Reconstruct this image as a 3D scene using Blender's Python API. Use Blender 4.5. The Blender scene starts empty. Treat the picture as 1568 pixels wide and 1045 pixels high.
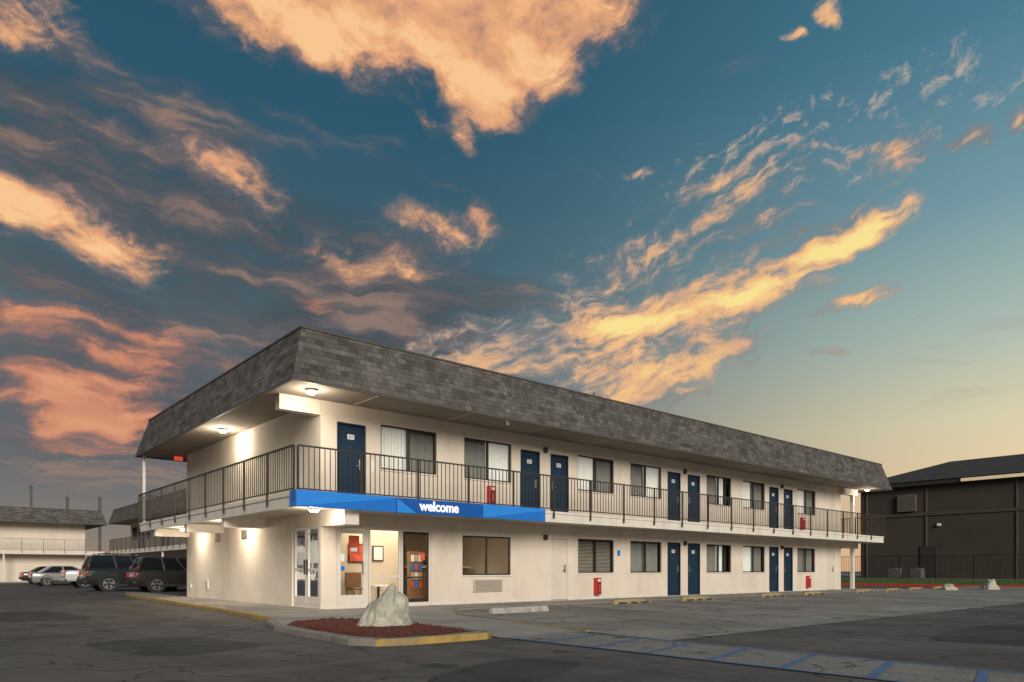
import bpy, math, random
from mathutils import Vector, noise as mnoise
random.seed(7)
scene = bpy.context.scene
COL = scene.collection

# ------------------------------------------------------------------ helpers
class MB:
    def __init__(s): s.v=[]; s.f=[]
    def quad(s,*p):
        b=len(s.v); s.v+= [tuple(q) for q in p]; s.f.append(tuple(range(b,b+len(p))))
    def box(s,x0,x1,y0,y1,z0,z1):
        if x0>x1:x0,x1=x1,x0
        if y0>y1:y0,y1=y1,y0
        if z0>z1:z0,z1=z1,z0
        b=len(s.v)
        s.v+=[(x0,y0,z0),(x1,y0,z0),(x1,y1,z0),(x0,y1,z0),(x0,y0,z1),(x1,y0,z1),(x1,y1,z1),(x0,y1,z1)]
        for f in ((0,3,2,1),(4,5,6,7),(0,1,5,4),(1,2,6,5),(2,3,7,6),(3,0,4,7)): s.f.append(tuple(b+i for i in f))
    def strut(s,p,q,w,h=None):
        p=Vector(p);q=Vector(q);d=(q-p).normalized();h=h or w
        up=Vector((0,0,1)) if abs(d.z)<.95 else Vector((0,1,0))
        a=d.cross(up).normalized()*w/2; c=a.cross(d).normalized()*h/2
        b=len(s.v)
        for o in (p,q):
            s.v+=[tuple(o-a-c),tuple(o+a-c),tuple(o+a+c),tuple(o-a+c)]
        for f in ((0,3,2,1),(4,5,6,7),(0,1,5,4),(1,2,6,5),(2,3,7,6),(3,0,4,7)): s.f.append(tuple(b+i for i in f))
    def cyl(s,c,r,h,axis='z',n=24,r2=None):
        r2=r if r2 is None else r2
        b=len(s.v)
        for k,(rr,o) in enumerate(((r,-h/2),(r2,h/2))):
            for i in range(n):
                a=2*math.pi*i/n; p=(rr*math.cos(a),rr*math.sin(a),o)
                if axis=='y': p=(p[0],p[2],p[1])
                if axis=='x': p=(p[2],p[0],p[1])
                s.v.append((c[0]+p[0],c[1]+p[1],c[2]+p[2]))
        for i in range(n): s.f.append((b+i,b+(i+1)%n,b+n+(i+1)%n,b+n+i))
        s.f.append(tuple(b+i for i in range(n))[::-1]); s.f.append(tuple(b+n+i for i in range(n)))
    def obj(s,name,mat,parent=None,bevel=0,smooth=False):
        me=bpy.data.meshes.new(name); me.from_pydata(s.v,[],s.f); me.materials.append(mat); me.update()
        o=bpy.data.objects.new(name,me); COL.objects.link(o)
        if parent: o.parent=parent
        if bevel:
            m=o.modifiers.new('bev','BEVEL'); m.width=bevel; m.segments=2; m.limit_method='ANGLE'
        if smooth:
            for p in me.polygons: p.use_smooth=True
            try:
                me.set_sharp_from_angle(angle=math.radians(40))
            except Exception: pass
        return o
def empty(name,loc=(0,0,0),rz=0,parent=None):
    e=bpy.data.objects.new(name,None); COL.objects.link(e); e.location=loc; e.rotation_euler=(0,0,rz)
    e.empty_display_size=.2
    if parent: e.parent=parent
    return e

def NT(m):
    m.use_nodes=True; nt=m.node_tree; nt.nodes.clear(); return nt
def mat(name,col,rough=.8,var=.12,scale=4,bump=.0,bscale=60,metal=0,emit=None,estr=0,stain=None,spec=.5,coat=0):
    m=bpy.data.materials.new(name); nt=NT(m); N=nt.nodes; L=nt.links
    out=N.new('ShaderNodeOutputMaterial'); b=N.new('ShaderNodeBsdfPrincipled')
    L.new(b.outputs[0],out.inputs[0]); b.inputs['Roughness'].default_value=rough; b.inputs['Metallic'].default_value=metal
    b.inputs['Specular IOR Level'].default_value=spec
    if coat: b.inputs['Coat Weight'].default_value=coat
    tc=N.new('ShaderNodeTexCoord'); n=N.new('ShaderNodeTexNoise'); n.inputs['Scale'].default_value=scale; n.inputs['Detail'].default_value=6; n.inputs['Roughness'].default_value=.6
    L.new(tc.outputs['Object'],n.inputs['Vector'])
    mx=N.new('ShaderNodeMix'); mx.data_type='RGBA'
    r=N.new('ShaderNodeMapRange'); r.inputs[1].default_value=.3; r.inputs[2].default_value=.7
    L.new(n.outputs['Fac'],r.inputs[0]); L.new(r.outputs[0],mx.inputs[0])
    mx.inputs[6].default_value=tuple(c*(1-var) for c in col)+(1,); mx.inputs[7].default_value=tuple(min(1,c*(1+var)) for c in col)+(1,)
    last=mx.outputs[2]
    if stain:
        n2=N.new('ShaderNodeTexNoise'); n2.inputs['Scale'].default_value=stain[1]; n2.inputs['Detail'].default_value=7; n2.inputs['Roughness'].default_value=.65
        mp=N.new('ShaderNodeMapping'); mp.inputs['Scale'].default_value=stain[3] if len(stain)>3 else (1,1,1)
        L.new(tc.outputs['Object'],mp.inputs[0]); L.new(mp.outputs[0],n2.inputs['Vector'])
        r2=N.new('ShaderNodeMapRange'); r2.inputs[1].default_value=.48; r2.inputs[2].default_value=.72; r2.inputs[4].default_value=stain[2]
        L.new(n2.outputs['Fac'],r2.inputs[0])
        m2=N.new('ShaderNodeMix'); m2.data_type='RGBA'; L.new(r2.outputs[0],m2.inputs[0]); L.new(last,m2.inputs[6]); m2.inputs[7].default_value=tuple(stain[0])+(1,)
        last=m2.outputs[2]
    L.new(last,b.inputs['Base Color'])
    if bump:
        n3=N.new('ShaderNodeTexNoise'); n3.inputs['Scale'].default_value=bscale; n3.inputs['Detail'].default_value=4
        L.new(tc.outputs['Object'],n3.inputs['Vector'])
        bp=N.new('ShaderNodeBump'); bp.inputs['Strength'].default_value=bump; bp.inputs['Distance'].default_value=.02
        L.new(n3.outputs['Fac'],bp.inputs['Height']); L.new(bp.outputs[0],b.inputs['Normal'])
    if emit:
        b.inputs['Emission Color'].default_value=tuple(emit)+(1,); b.inputs['Emission Strength'].default_value=estr
    return m

def glass_mat(name,tint,refl,rough=.02):
    m=bpy.data.materials.new(name); nt=NT(m); N=nt.nodes; L=nt.links
    out=N.new('ShaderNodeOutputMaterial'); t=N.new('ShaderNodeBsdfTransparent'); g=N.new('ShaderNodeBsdfGlossy'); mx=N.new('ShaderNodeMixShader')
    t.inputs[0].default_value=tuple(tint)+(1,); g.inputs['Roughness'].default_value=rough; g.inputs[0].default_value=(.9,.95,1,1)
    lw=N.new('ShaderNodeLayerWeight'); lw.inputs[0].default_value=refl
    tc=N.new('ShaderNodeTexCoord'); n=N.new('ShaderNodeTexNoise'); n.inputs['Scale'].default_value=1.3
    bp=N.new('ShaderNodeBump'); bp.inputs['Strength'].default_value=.05; bp.inputs['Distance'].default_value=.05
    L.new(tc.outputs['Object'],n.inputs['Vector']); L.new(n.outputs['Fac'],bp.inputs['Height']); L.new(bp.outputs[0],g.inputs['Normal'])
    L.new(lw.outputs['Fresnel'],mx.inputs[0]); L.new(t.outputs[0],mx.inputs[1]); L.new(g.outputs[0],mx.inputs[2]); L.new(mx.outputs[0],out.inputs[0])
    return m

def shingle_mat(name,axis):
    m=bpy.data.materials.new(name); nt=NT(m); N=nt.nodes; L=nt.links
    out=N.new('ShaderNodeOutputMaterial'); b=N.new('ShaderNodeBsdfPrincipled'); L.new(b.outputs[0],out.inputs[0])
    b.inputs['Roughness'].default_value=.95; b.inputs['Specular IOR Level'].default_value=.15
    tc=N.new('ShaderNodeTexCoord'); sp=N.new('ShaderNodeSeparateXYZ'); L.new(tc.outputs['Object'],sp.inputs[0])
    nz=N.new('ShaderNodeTexNoise'); nz.inputs['Scale'].default_value=3; L.new(tc.outputs['Object'],nz.inputs['Vector'])
    wz=N.new('ShaderNodeMath'); wz.operation='MULTIPLY_ADD'; L.new(nz.outputs['Fac'],wz.inputs[0]); wz.inputs[1].default_value=.04; L.new(sp.outputs[2],wz.inputs[2])
    cb=N.new('ShaderNodeCombineXYZ'); L.new(sp.outputs[axis],cb.inputs[0]); L.new(wz.outputs[0],cb.inputs[1])
    def brick(w,h,off,c1,c2,bias,mort,sq=1.0):
        k=N.new('ShaderNodeTexBrick'); k.inputs['Scale'].default_value=1; k.inputs['Brick Width'].default_value=w; k.inputs['Row Height'].default_value=h
        k.inputs['Mortar Size'].default_value=mort; k.inputs['Mortar Smooth'].default_value=.3; k.inputs['Bias'].default_value=bias; k.offset=off; k.offset_frequency=2; k.squash=sq; k.squash_frequency=3
        k.inputs['Color1'].default_value=c1+(1,); k.inputs['Color2'].default_value=c2+(1,); k.inputs['Mortar'].default_value=(.045,.042,.038,1)
        L.new(cb.outputs[0],k.inputs['Vector']); return k
    a=brick(.23,.137,.37,(.086,.081,.075),(.150,.142,.132),0,.005,.7)
    c=brick(.47,.137,.61,(.56,.55,.54),(1.18,1.17,1.16),.25,.0,.8)
    mu=N.new('ShaderNodeMix'); mu.data_type='RGBA'; mu.blend_type='MULTIPLY'; mu.inputs[0].default_value=.75
    L.new(a.outputs[0],mu.inputs[6]); L.new(c.outputs[0],mu.inputs[7])
    n=N.new('ShaderNodeTexNoise'); n.inputs['Scale'].default_value=1.1; n.inputs['Detail'].default_value=8; n.inputs['Roughness'].default_value=.7; L.new(tc.outputs['Object'],n.inputs['Vector'])
    r=N.new('ShaderNodeMapRange'); r.inputs[1].default_value=.3; r.inputs[2].default_value=.7; r.inputs[3].default_value=.78; r.inputs[4].default_value=1.2; L.new(n.outputs['Fac'],r.inputs[0])
    md=N.new('ShaderNodeMath'); md.operation='DIVIDE'; L.new(wz.outputs[0],md.inputs[0]); md.inputs[1].default_value=.137
    fr=N.new('ShaderNodeMath'); fr.operation='FRACT'; L.new(md.outputs[0],fr.inputs[0])
    m3=N.new('ShaderNodeMix'); m3.data_type='RGBA'; m3.blend_type='MULTIPLY'; m3.inputs[0].default_value=1
    cc=N.new('ShaderNodeCombineColor')
    for i in range(3): L.new(r.outputs[0],cc.inputs[i])
    L.new(mu.outputs[2],m3.inputs[6]); L.new(cc.outputs[0],m3.inputs[7]); L.new(m3.outputs[2],b.inputs['Base Color'])
    iv=N.new('ShaderNodeMath'); iv.operation='SUBTRACT'; iv.inputs[0].default_value=1; L.new(fr.outputs[0],iv.inputs[1])
    sm=N.new('ShaderNodeSeparateColor'); L.new(c.outputs[0],sm.inputs[0])
    ad=N.new('ShaderNodeMath'); ad.operation='MULTIPLY_ADD'; L.new(sm.outputs[0],ad.inputs[0]); ad.inputs[1].default_value=.5; L.new(iv.outputs[0],ad.inputs[2])
    n4=N.new('ShaderNodeTexNoise'); n4.inputs['Scale'].default_value=40; L.new(tc.outputs['Object'],n4.inputs['Vector'])
    ad2=N.new('ShaderNodeMath'); ad2.operation='MULTIPLY_ADD'; L.new(n4.outputs['Fac'],ad2.inputs[0]); ad2.inputs[1].default_value=.4; L.new(ad.outputs[0],ad2.inputs[2])
    bp=N.new('ShaderNodeBump'); bp.inputs['Strength'].default_value=1; bp.inputs['Distance'].default_value=.025
    L.new(ad2.outputs[0],bp.inputs['Height']); L.new(bp.outputs[0],b.inputs['Normal'])
    return m

# ------------------------------------------------------------------ materials
WALL=mat('stucco_cream',(.765,.68,.58),.92,.05,1.6,.35,55,stain=((.55,.47,.38),.9,.5,(1,1,.35)),spec=.2)
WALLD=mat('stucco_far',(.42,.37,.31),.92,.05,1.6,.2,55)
TRIM=mat('trim_cream',(.78,.73,.65),.7,.05,3,.05,stain=((.45,.38,.3),2,.45,(1,1,.4)))
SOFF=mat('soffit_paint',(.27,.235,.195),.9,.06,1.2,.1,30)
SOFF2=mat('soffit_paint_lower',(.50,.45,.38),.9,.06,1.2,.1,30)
SHX=shingle_mat('shingles_x',0); SHY=shingle_mat('shingles_y',1)
EDGE=mat('roof_edge_metal',(.10,.09,.08),.6,.1,5)
BRONZE=mat('bronze_rail',(.055,.045,.037),.5,.15,6)
CREAMRAIL=mat('rail_grey',(.25,.22,.19),.6,.1,6)
NAVY=mat('door_navy',(.013,.034,.066),.38,.08,2,.02,8)
NAVYF=mat('door_frame_navy',(.011,.024,.044),.45,.08,2)
DOORW=mat('door_white',(.72,.65,.56),.5,.04,3)
FRAMEB=mat('window_bronze',(.035,.03,.027),.4,.1,5)
FRAMEW=mat('frame_white',(.72,.68,.62),.5,.04,5)
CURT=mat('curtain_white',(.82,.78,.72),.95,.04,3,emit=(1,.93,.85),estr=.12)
CURG=mat('curtain_grey',(.30,.285,.26),.95,.1,3)
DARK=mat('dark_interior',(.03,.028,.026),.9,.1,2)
GLASS=glass_mat('window_glass',(.86,.9,.9),.14)
GLASSE=glass_mat('entry_glass',(.93,.96,.95),.13)
STEEL=mat('brushed_steel',(.55,.55,.55),.35,.05,10,metal=.9)
WHITE=mat('sign_white',(.82,.82,.82),.5,.03,5)
BLUE=mat('sign_blue',(.018,.165,.56),.35,.05,1,emit=(.01,.15,.62),estr=.12)
BLUE2=mat('sign_blue_light',(.03,.24,.70),.35,.05,1,emit=(.02,.2,.75),estr=.15)
BLUED=mat('sign_blue_dark',(.012,.11,.42),.35,.05,1)
RED=mat('extinguisher_red',(.50,.03,.025),.4,.08,4)
GRILL=mat('ac_grille',(.50,.43,.36),.6,.05,6)
ORG=mat('poster_red',(.62,.10,.05),.5,.35,6)
CARPET=mat('lobby_floor',(.25,.2,.16),.7,.15,3)
LOBBYW=mat('lobby_wall',(.70,.60,.48),.9,.04,2)
WOOD=mat('counter_wood',(.22,.12,.06),.5,.2,8)
CONC=mat('concrete_walk',(.34,.31,.275),.9,.14,1.3,.25,45,stain=((.17,.15,.135),.55,.7))
YEL=mat('kerb_yellow',(.42,.28,.08),.8,.2,5,.2,40,stain=((.20,.17,.13),1.8,1.0))
YELF=mat('kerb_yellow_faded',(.30,.24,.13),.8,.2,5,.2,40,stain=((.20,.18,.15),1.8,1.0))
CURBG=mat('kerb_concrete',(.28,.25,.22),.9,.15,4,.2,40,stain=((.12,.11,.09),3,.6))
MULCH=mat('mulch_red',(.15,.04,.024),.95,.45,14,.8,70)
ROCK=mat('rock_pale',(.48,.46,.38),.95,.3,5,.9,14,stain=((.13,.16,.10),3.0,.95))
STOP=mat('wheel_stop_concrete',(.36,.28,.14),.9,.2,6,.2,40,stain=((.11,.09,.07),2.2,.9))
STOPY=mat('wheel_stop_dark',(.05,.045,.04),.9,.25,6,.2,40)
LAMPM=mat('lamp_lens',(.9,.9,.85),.3,0,5,emit=(1,.93,.78),estr=18)
LAMPH=mat('lamp_housing',(.6,.58,.54),.5,.05,5)

def asphalt(name,c,patch,pscale,streak=.0):
    m=bpy.data.materials.new(name); nt=NT(m); N=nt.nodes; L=nt.links
    out=N.new('ShaderNodeOutputMaterial'); b=N.new('ShaderNodeBsdfPrincipled'); L.new(b.outputs[0],out.inputs[0])
    b.inputs['Specular IOR Level'].default_value=.3
    tc=N.new('ShaderNodeTexCoord')
    def nz(s,d=6,r=.6,sc=(1,1,1),dist=0):
        mp=N.new('ShaderNodeMapping'); mp.inputs['Scale'].default_value=sc; L.new(tc.outputs['Object'],mp.inputs[0])
        n=N.new('ShaderNodeTexNoise'); n.inputs['Scale'].default_value=s; n.inputs['Detail'].default_value=d; n.inputs['Roughness'].default_value=r; n.inputs['Distortion'].default_value=dist
        L.new(mp.outputs[0],n.inputs['Vector']); return n.outputs['Fac']
    def mr(x,a,bb,lo,hi):
        r=N.new('ShaderNodeMapRange'); r.inputs[1].default_value=a; r.inputs[2].default_value=bb; r.inputs[3].default_value=lo; r.inputs[4].default_value=hi; L.new(x,r.inputs[0]); return r.outputs[0]
    def mix(f,a,bb):
        x=N.new('ShaderNodeMix'); x.data_type='RGBA'; L.new(f,x.inputs[0])
        for v,i in ((a,6),(bb,7)):
            if isinstance(v,tuple): x.inputs[i].default_value=v+(1,)
            else: L.new(v,x.inputs[i])
        return x.outputs[2]
    base=mix(mr(nz(pscale,8,.7),.40,.60,0,1),c,patch)
    base=mix(mr(nz(.6,6,.65,(1,.25,1),1.0),.48,.62,0,.7),base,tuple(v*.5 for v in c))
    base=mix(mr(nz(1.1,6,.7,(.3,1,1),.6),.52,.66,0,.5),base,tuple(min(1,v*1.35) for v in patch))
    base=mix(mr(nz(28,5,.8),.38,.68,0,.6),base,tuple(min(1,v*1.9) for v in c))
    base=mix(mr(nz(1.4,3,.5),.64,.72,0,.65),base,(.02,.019,.018))
    wn=N.new('ShaderNodeTexNoise'); wn.inputs['Scale'].default_value=1.2; wn.inputs['Detail'].default_value=5; L.new(tc.outputs['Object'],wn.inputs['Vector'])
    va=N.new('ShaderNodeVectorMath'); va.operation='MULTIPLY_ADD'; L.new(wn.outputs['Color'],va.inputs[0]); va.inputs[1].default_value=(1.6,1.6,0); L.new(tc.outputs['Object'],va.inputs[2])
    for sc_,wd_,st_ in ((.20,.0075,.85),(.55,.010,.45)):
        vo=N.new('ShaderNodeTexVoronoi'); vo.feature='DISTANCE_TO_EDGE'; vo.inputs['Scale'].default_value=sc_
        L.new(va.outputs[0],vo.inputs['Vector'])
        base=mix(mr(vo.outputs['Distance'],.0,wd_,st_,0),base,(.02,.019,.018))
    L.new(base,b.inputs['Base Color'])
    L.new(mr(nz(2,4),.3,.7,.7,.95),b.inputs['Roughness'])
    bp=N.new('ShaderNodeBump'); bp.inputs['Strength'].default_value=.6; bp.inputs['Distance'].default_value=.01
    L.new(nz(70,4,.7),bp.inputs['Height']); L.new(bp.outputs[0],b.inputs['Normal'])
    return m
ASPH=asphalt('asphalt_dark',(.088,.078,.072),(.150,.133,.122),.35)
APRON=asphalt('asphalt_worn',(.22,.197,.173),(.33,.298,.26),.4)
AISLE=asphalt('asphalt_aisle',(.25,.23,.21),(.17,.157,.145),.9)
TARP=asphalt('asphalt_patch',(.055,.05,.047),(.08,.073,.068),.8)
GRD=mat('far_ground',(.10,.095,.085),.95,.2,.05,.1,5)
PBLUE=mat('paint_blue_faded',(.09,.175,.34),.9,.2,4,stain=((.18,.18,.19),5,.85))
PWHITE=mat('paint_white_faded',(.42,.40,.37),.9,.2,4,stain=((.20,.18,.16),5,.9))

# ------------------------------------------------------------------ building kit
class Bld:
    def __init__(s,name,loc=(0,0,0),rz=0):
        s.root=empty(name,loc,rz); s.g={}
    def g_(s,name,m,bev=0,smooth=False):
        if name not in s.g: s.g[name]=(MB(),m,bev,smooth)
        return s.g[name][0]
    def done(s):
        for k,(mb,m,bv,sm) in s.g.items():
            if mb.v: mb.obj(k,m,s.root,bv,sm)

def wall_x(mb,y,x0,x1,z0,z1,ops,depth=.13,sgn=1):
    xs=sorted({x0,x1}|{v for o in ops for v in (o[0],o[1])}); zs=sorted({z0,z1}|{v for o in ops for v in (o[2],o[3])})
    for i in range(len(xs)-1):
        for j in range(len(zs)-1):
            cx=(xs[i]+xs[i+1])/2; cz=(zs[j]+zs[j+1])/2
            if any(o[0]<cx<o[1] and o[2]<cz<o[3] for o in ops): continue
            mb.quad((xs[i],y,zs[j]),(xs[i+1],y,zs[j]),(xs[i+1],y,zs[j+1]),(xs[i],y,zs[j+1]))
    for a,b,c,d in ops:
        e=y+depth*sgn
        mb.quad((a,y,c),(a,y,d),(a,e,d),(a,e,c)); mb.quad((b,y,c),(b,e,c),(b,e,d),(b,y,d))
        mb.quad((a,y,d),(b,y,d),(b,e,d),(a,e,d)); mb.quad((a,y,c),(a,e,c),(b,e,c),(b,y,c))
def wall_y(mb,x,y0,y1,z0,z1,ops,depth=.13):
    t=MB(); wall_x(t,0,y0,y1,z0,z1,ops,depth)
    b=len(mb.v); mb.v+=[(x+p[1],p[0],p[2]) for p in t.v]; mb.f+=[tuple(b+i for i in f) for f in t.f]

def curtain(mb,x0,x1,y,z0,z1,amp=.025,per=.11):
    n=max(6,int((x1-x0)/.02)); ph=random.random()*6
    pts=[]
    for i in range(n+1):
        x=x0+(x1-x0)*i/n; pts.append((x,y+amp*math.sin(x/per*6.28+ph)+amp*.5*math.sin(x/per*2.3+ph*2)))
    for i in range(n):
        a,b=pts[i],pts[i+1]; mb.quad((a[0],a[1],z0),(b[0],b[1],z0),(b[0],b[1],z1),(a[0],a[1],z1))

def window(B,x0,x1,z0,z1,y=0,style='wg'):
    fr=B.g_('window_frames',FRAMEB,.006); gl=B.g_('window_glass',GLASS)
    t=.045; ya=y+.035; yb=y+.10
    fr.box(x0,x1,ya,yb,z1-t,z1); fr.box(x0,x1,ya,yb,z0,z0+t); fr.box(x0,x0+t,ya,yb,z0+t,z1-t); fr.box(x1-t,x1,ya,yb,z0+t,z1-t)
    xm=(x0+x1)/2; fr.box(xm-.03,xm+.03,ya,yb,z0+t,z1-t)
    gl.quad((x0+t,y+.07,z0+t),(xm-.03,y+.07,z0+t),(xm-.03,y+.07,z1-t),(x0+t,y+.07,z1-t))
    gl.quad((xm+.03,y+.075,z0+t),(x1-t,y+.075,z0+t),(x1-t,y+.075,z1-t),(xm+.03,y+.075,z1-t))
    sill=B.g_('window_sills',TRIM,.006); sill.box(x0-.04,x1+.04,y-.03,y+.03,z0-.045,z0-.003)
    yc=y+.19
    for k,s in enumerate(style):
        a,b=(x0-.03,xm) if k==0 else (xm,x1+.03)
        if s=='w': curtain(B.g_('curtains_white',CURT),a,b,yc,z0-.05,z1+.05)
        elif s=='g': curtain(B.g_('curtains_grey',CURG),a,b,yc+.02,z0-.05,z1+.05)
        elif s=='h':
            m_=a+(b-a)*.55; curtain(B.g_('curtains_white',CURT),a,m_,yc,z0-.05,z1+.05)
        elif s=='b':
            bl=B.g_('blinds',GRILL)
            z=z0
            while z<z1: bl.quad((a,yc-.02,z),(b,yc-.02,z),(b,yc+.02,z+.03),(a,yc+.02,z+.03)); z+=.05
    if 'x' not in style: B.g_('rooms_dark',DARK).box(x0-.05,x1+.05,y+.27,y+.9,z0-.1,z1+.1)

def door(B,x0,x1,z0,z1,y=0,m='navy',hinge=1,num=True):
    frm=B.g_('door_frames_'+m,NAVYF if m=='navy' else FRAMEW,.005); sl=B.g_('door_slabs_'+m,NAVY if m=='navy' else DOORW,.006)
    t=.05
    frm.box(x0,x0+t,y-.015,y+.11,z0,z1); frm.box(x1-t,x1,y-.015,y+.11,z0,z1); frm.box(x0+t,x1-t,y-.015,y+.11,z1-t,z1)
    sl.box(x0+t+.004,x1-t-.004,y+.04,y+.09,z0+.015,z1-t-.004)
    B.g_('thresholds',STEEL).box(x0+t,x1-t,y-.01,y+.09,z0+.001,z0+.014)
    hx=x1-t-.09 if hinge>0 else x0+t+.09
    B.g_('door_locks',STEEL,.003).box(hx-.035,hx+.035,y+.02,y+.04,z0+.92,z0+1.2)
    B.g_('door_locks',STEEL,.003).box(hx-(.13 if hinge>0 else 0),hx+(0 if hinge>0 else .13),y-.02,y+.0,z0+1.0,z0+1.025)
    B.g_('door_locks',STEEL,.003).box(hx-.012,hx+.012,y-.01,y+.02,z0+1.0,z0+1.025)
    if num and m=='navy':
        xc=(x0+x1)/2
        B.g_('door_number_plates',WHITE).box(xc-.10,xc+.10,y+.032,y+.04,z1-.42,z1-.29)
        nb=B.g_('door_numbers',NAVYF)
        for k in range(3):
            xx=xc-.065+k*.05
            nb.box(xx,xx+.012,y+.029,y+.032,z1-.39,z1-.32); nb.box(xx+.012,xx+.034,y+.029,y+.032,z1-.335,z1-.32); 
            nb.box(xx+.012,xx+.034,y+.029,y+.032,z1-.39,z1-.378)
    if num:
        B.g_('peepholes',STEEL).cyl(((x0+x1)/2,y+.036,z0+1.5),.012,.01,'y',10)

def railing(mb,p,q,z0,z1,post=1.62,sp=.135,down=.0,ends=True):
    p=Vector(p);q=Vector(q);L=(q-p).length;d=(q-p)/L;n=Vector((-d.y,d.x))
    def bx(c,w,t,a,b):
        u=d*w/2; v=n*t/2; k=len(mb.v)
        for z in (a,b):
            for s1,s2 in ((-1,-1),(1,-1),(1,1),(-1,1)):
                r=c+u*s1+v*s2; mb.v.append((r.x,r.y,z))
        for f in ((0,3,2,1),(4,5,6,7),(0,1,5,4),(1,2,6,5),(2,3,7,6),(3,0,4,7)): mb.f.append(tuple(k+i for i in f))
    c=(p+q)/2
    bx(c,L,.05,z1-.035,z1); bx(c,L,.03,z0+.08,z0+.11)
    np_=max(1,round(L/post))
    for i in range(np_+1):
        bx(p+d*(L*i/np_),.045,.045,z0-down,z1-.036)
    nb=int(L/sp)
    for i in range(1,nb):
        bx(p+d*(L*i/nb),.017,.017,z0+.111,z1-.036)

def mansard(B,x0,x1,y0,y1,z0,z1,i,sx=None,sy=None):
    sx=sx or SHX; sy=sy or SHY
    a=B.g_('mansard_long',sx); b=B.g_('mansard_short',sy)
    a.quad((x0,y0,z0),(x1,y0,z0),(x1-i,y0+i,z1),(x0+i,y0+i,z1)); a.quad((x1,y1,z0),(x0,y1,z0),(x0+i,y1-i,z1),(x1-i,y1-i,z1))
    b.quad((x0,y1,z0),(x0,y0,z0),(x0+i,y0+i,z1),(x0+i,y1-i,z1)); b.quad((x1,y0,z0),(x1,y1,z0),(x1-i,y1-i,z1),(x1-i,y0+i,z1))
    e=B.g_('roof_edge',EDGE)
    for (aa,bb,cc,dd) in ((x0-.012,x1+.012,y0-.012,y0+.05),(x0-.012,x1+.012,y1-.05,y1+.012),(x0-.012,x0+.05,y0+.05,y1-.05),(x1-.05,x1+.012,y0+.05,y1-.05)):
        e.box(aa,bb,cc,dd,z0-.05,z0+.004)
    I=i-.03
    for (aa,bb,cc,dd) in ((x0+I,x1-I,y0+I,y0+I+.12),(x0+I,x1-I,y1-I-.12,y1-I),(x0+I,x0+I+.12,y0+I+.12,y1-I-.12),(x1-I-.12,x1-I,y0+I+.12,y1-I-.12)):
        e.box(aa,bb,cc,dd,z1-.01,z1+.035)
    B.g_('roof_deck',EDGE).quad((x0+i,y0+i,z1-.05),(x1-i,y0+i,z1-.05),(x1-i,y1-i,z1-.05),(x0+i,y1-i,z1-.05))

FL=2.82; SB=2.50; ST=5.45
# ================================================================== MAIN MOTEL
B=Bld('motel_building')
X0,X1,Y1=-.4,29.6,11.5
DZ=2.13
upW=[(1.38,3.26,'wg')]; doorsU=[(.06,.91,1)]; winG=[]; doorsG=[]
for k in range(3):
    o=7.8*k
    upW+=[(4.27+o,6.17+o,'gw' if k==0 else ('gw' if k==1 else 'wg')),(9.24+o,11.14+o,'wg' if k!=1 else 'gh')]
    doorsU+=[(6.55+o,7.40+o,1),(7.90+o,8.75+o,-1)]
ops=[(a,b,3.82,5.06) for a,b,_ in upW]+[(a,b,FL,FL+DZ) for a,b,_ in doorsU]
winG=[(4.2,6.14,.86,2.07,'xx'),(9.24,11.14,.92,2.12,'bb'),(12.07,13.97,.92,2.12,'gg'),(17.04,18.94,.92,2.12,'gh'),(19.87,21.77,.92,2.12,'wg'),(24.84,26.7,.92,2.12,'gg')]
doorsG=[(7.90,8.75,'white',1),(14.35,15.2,'navy',1),(15.71,16.56,'navy',-1),(22.15,23.0,'navy',1),(23.51,24.36,'navy',-1),(28.0,28.85,'white',1)]
ops+=[(a,b,c,d) for a,b,c,d,_ in winG]+[(a,b,0.0,DZ) for a,b,_,_ in doorsG]
EN=(.04,3.06,0.0,2.17)
ops.append(EN)
w=B.g_('walls',WALL)
wall_x(w,0,X0,X1,-.12,ST,ops)
LE=(.12,1.80,0.0,2.17)
wall_y(w,X0,0,Y1,-.12,ST,[LE,(7.7,8.25,1.98,2.3),(5.2,5.8,1.98,2.3)])
w.quad((X1,0,-.12),(X1,Y1,-.12),(X1,Y1,ST),(X1,0,ST)); w.quad((X0,Y1,-.12),(X1,Y1,-.12),(X1,Y1,ST),(X0,Y1,ST))
for a,b in ((7.7,8.25),(5.2,5.8)):
    B.g_('wall_vents',SOFF).box(X0+.05,X0+.1,a,b,1.98,2.3)
    for z in (2.02,2.08,2.14,2.2,2.26): B.g_('wall_vent_slats',EDGE).box(X0+.02,X0+.05,a,b,z,z+.02)
for (yy,zz,s) in ((8.9,.35,.28),(10.9,.35,.12)):
    B.g_('wall_service_boxes',TRIM,.01).box(X0-.05,X0-.002,yy,yy+s,zz,zz+s*1.1)
    for k in range(4): B.g_('wall_vent_slats',EDGE).box(X0-.056,X0-.05,yy+.03,yy+s-.03,zz+.04+k*s*.25,zz+.06+k*s*.25)
for a,b,s in upW: window(B,a,b,3.82,5.06,0,s)
for a,b,h in doorsU: door(B,a,b,FL,FL+DZ,0,'navy',h)
for a,b,c,d,s in winG: window(B,a,b,c,d,0,s)
for a,b,m_,h in doorsG: door(B,a,b,0,DZ,0,m_,h)
B.g_('base_trim',TRIM).box(X0-.012,.04,-.012,-.002,-.12,.10)
for a,b in ((3.06,7.9),(8.75,14.35),(15.2,15.71),(16.56,22.15),(23.0,23.51),(24.36,28.0),(28.85,X1)):
    B.g_('base_trim',TRIM).box(a,b,-.012,-.002,-.12,.08)
bx0,bx1,by0,by1=-1.66,31.5,-1.40,12.9
s=B.g_('balcony_slab',CONC)
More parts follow.
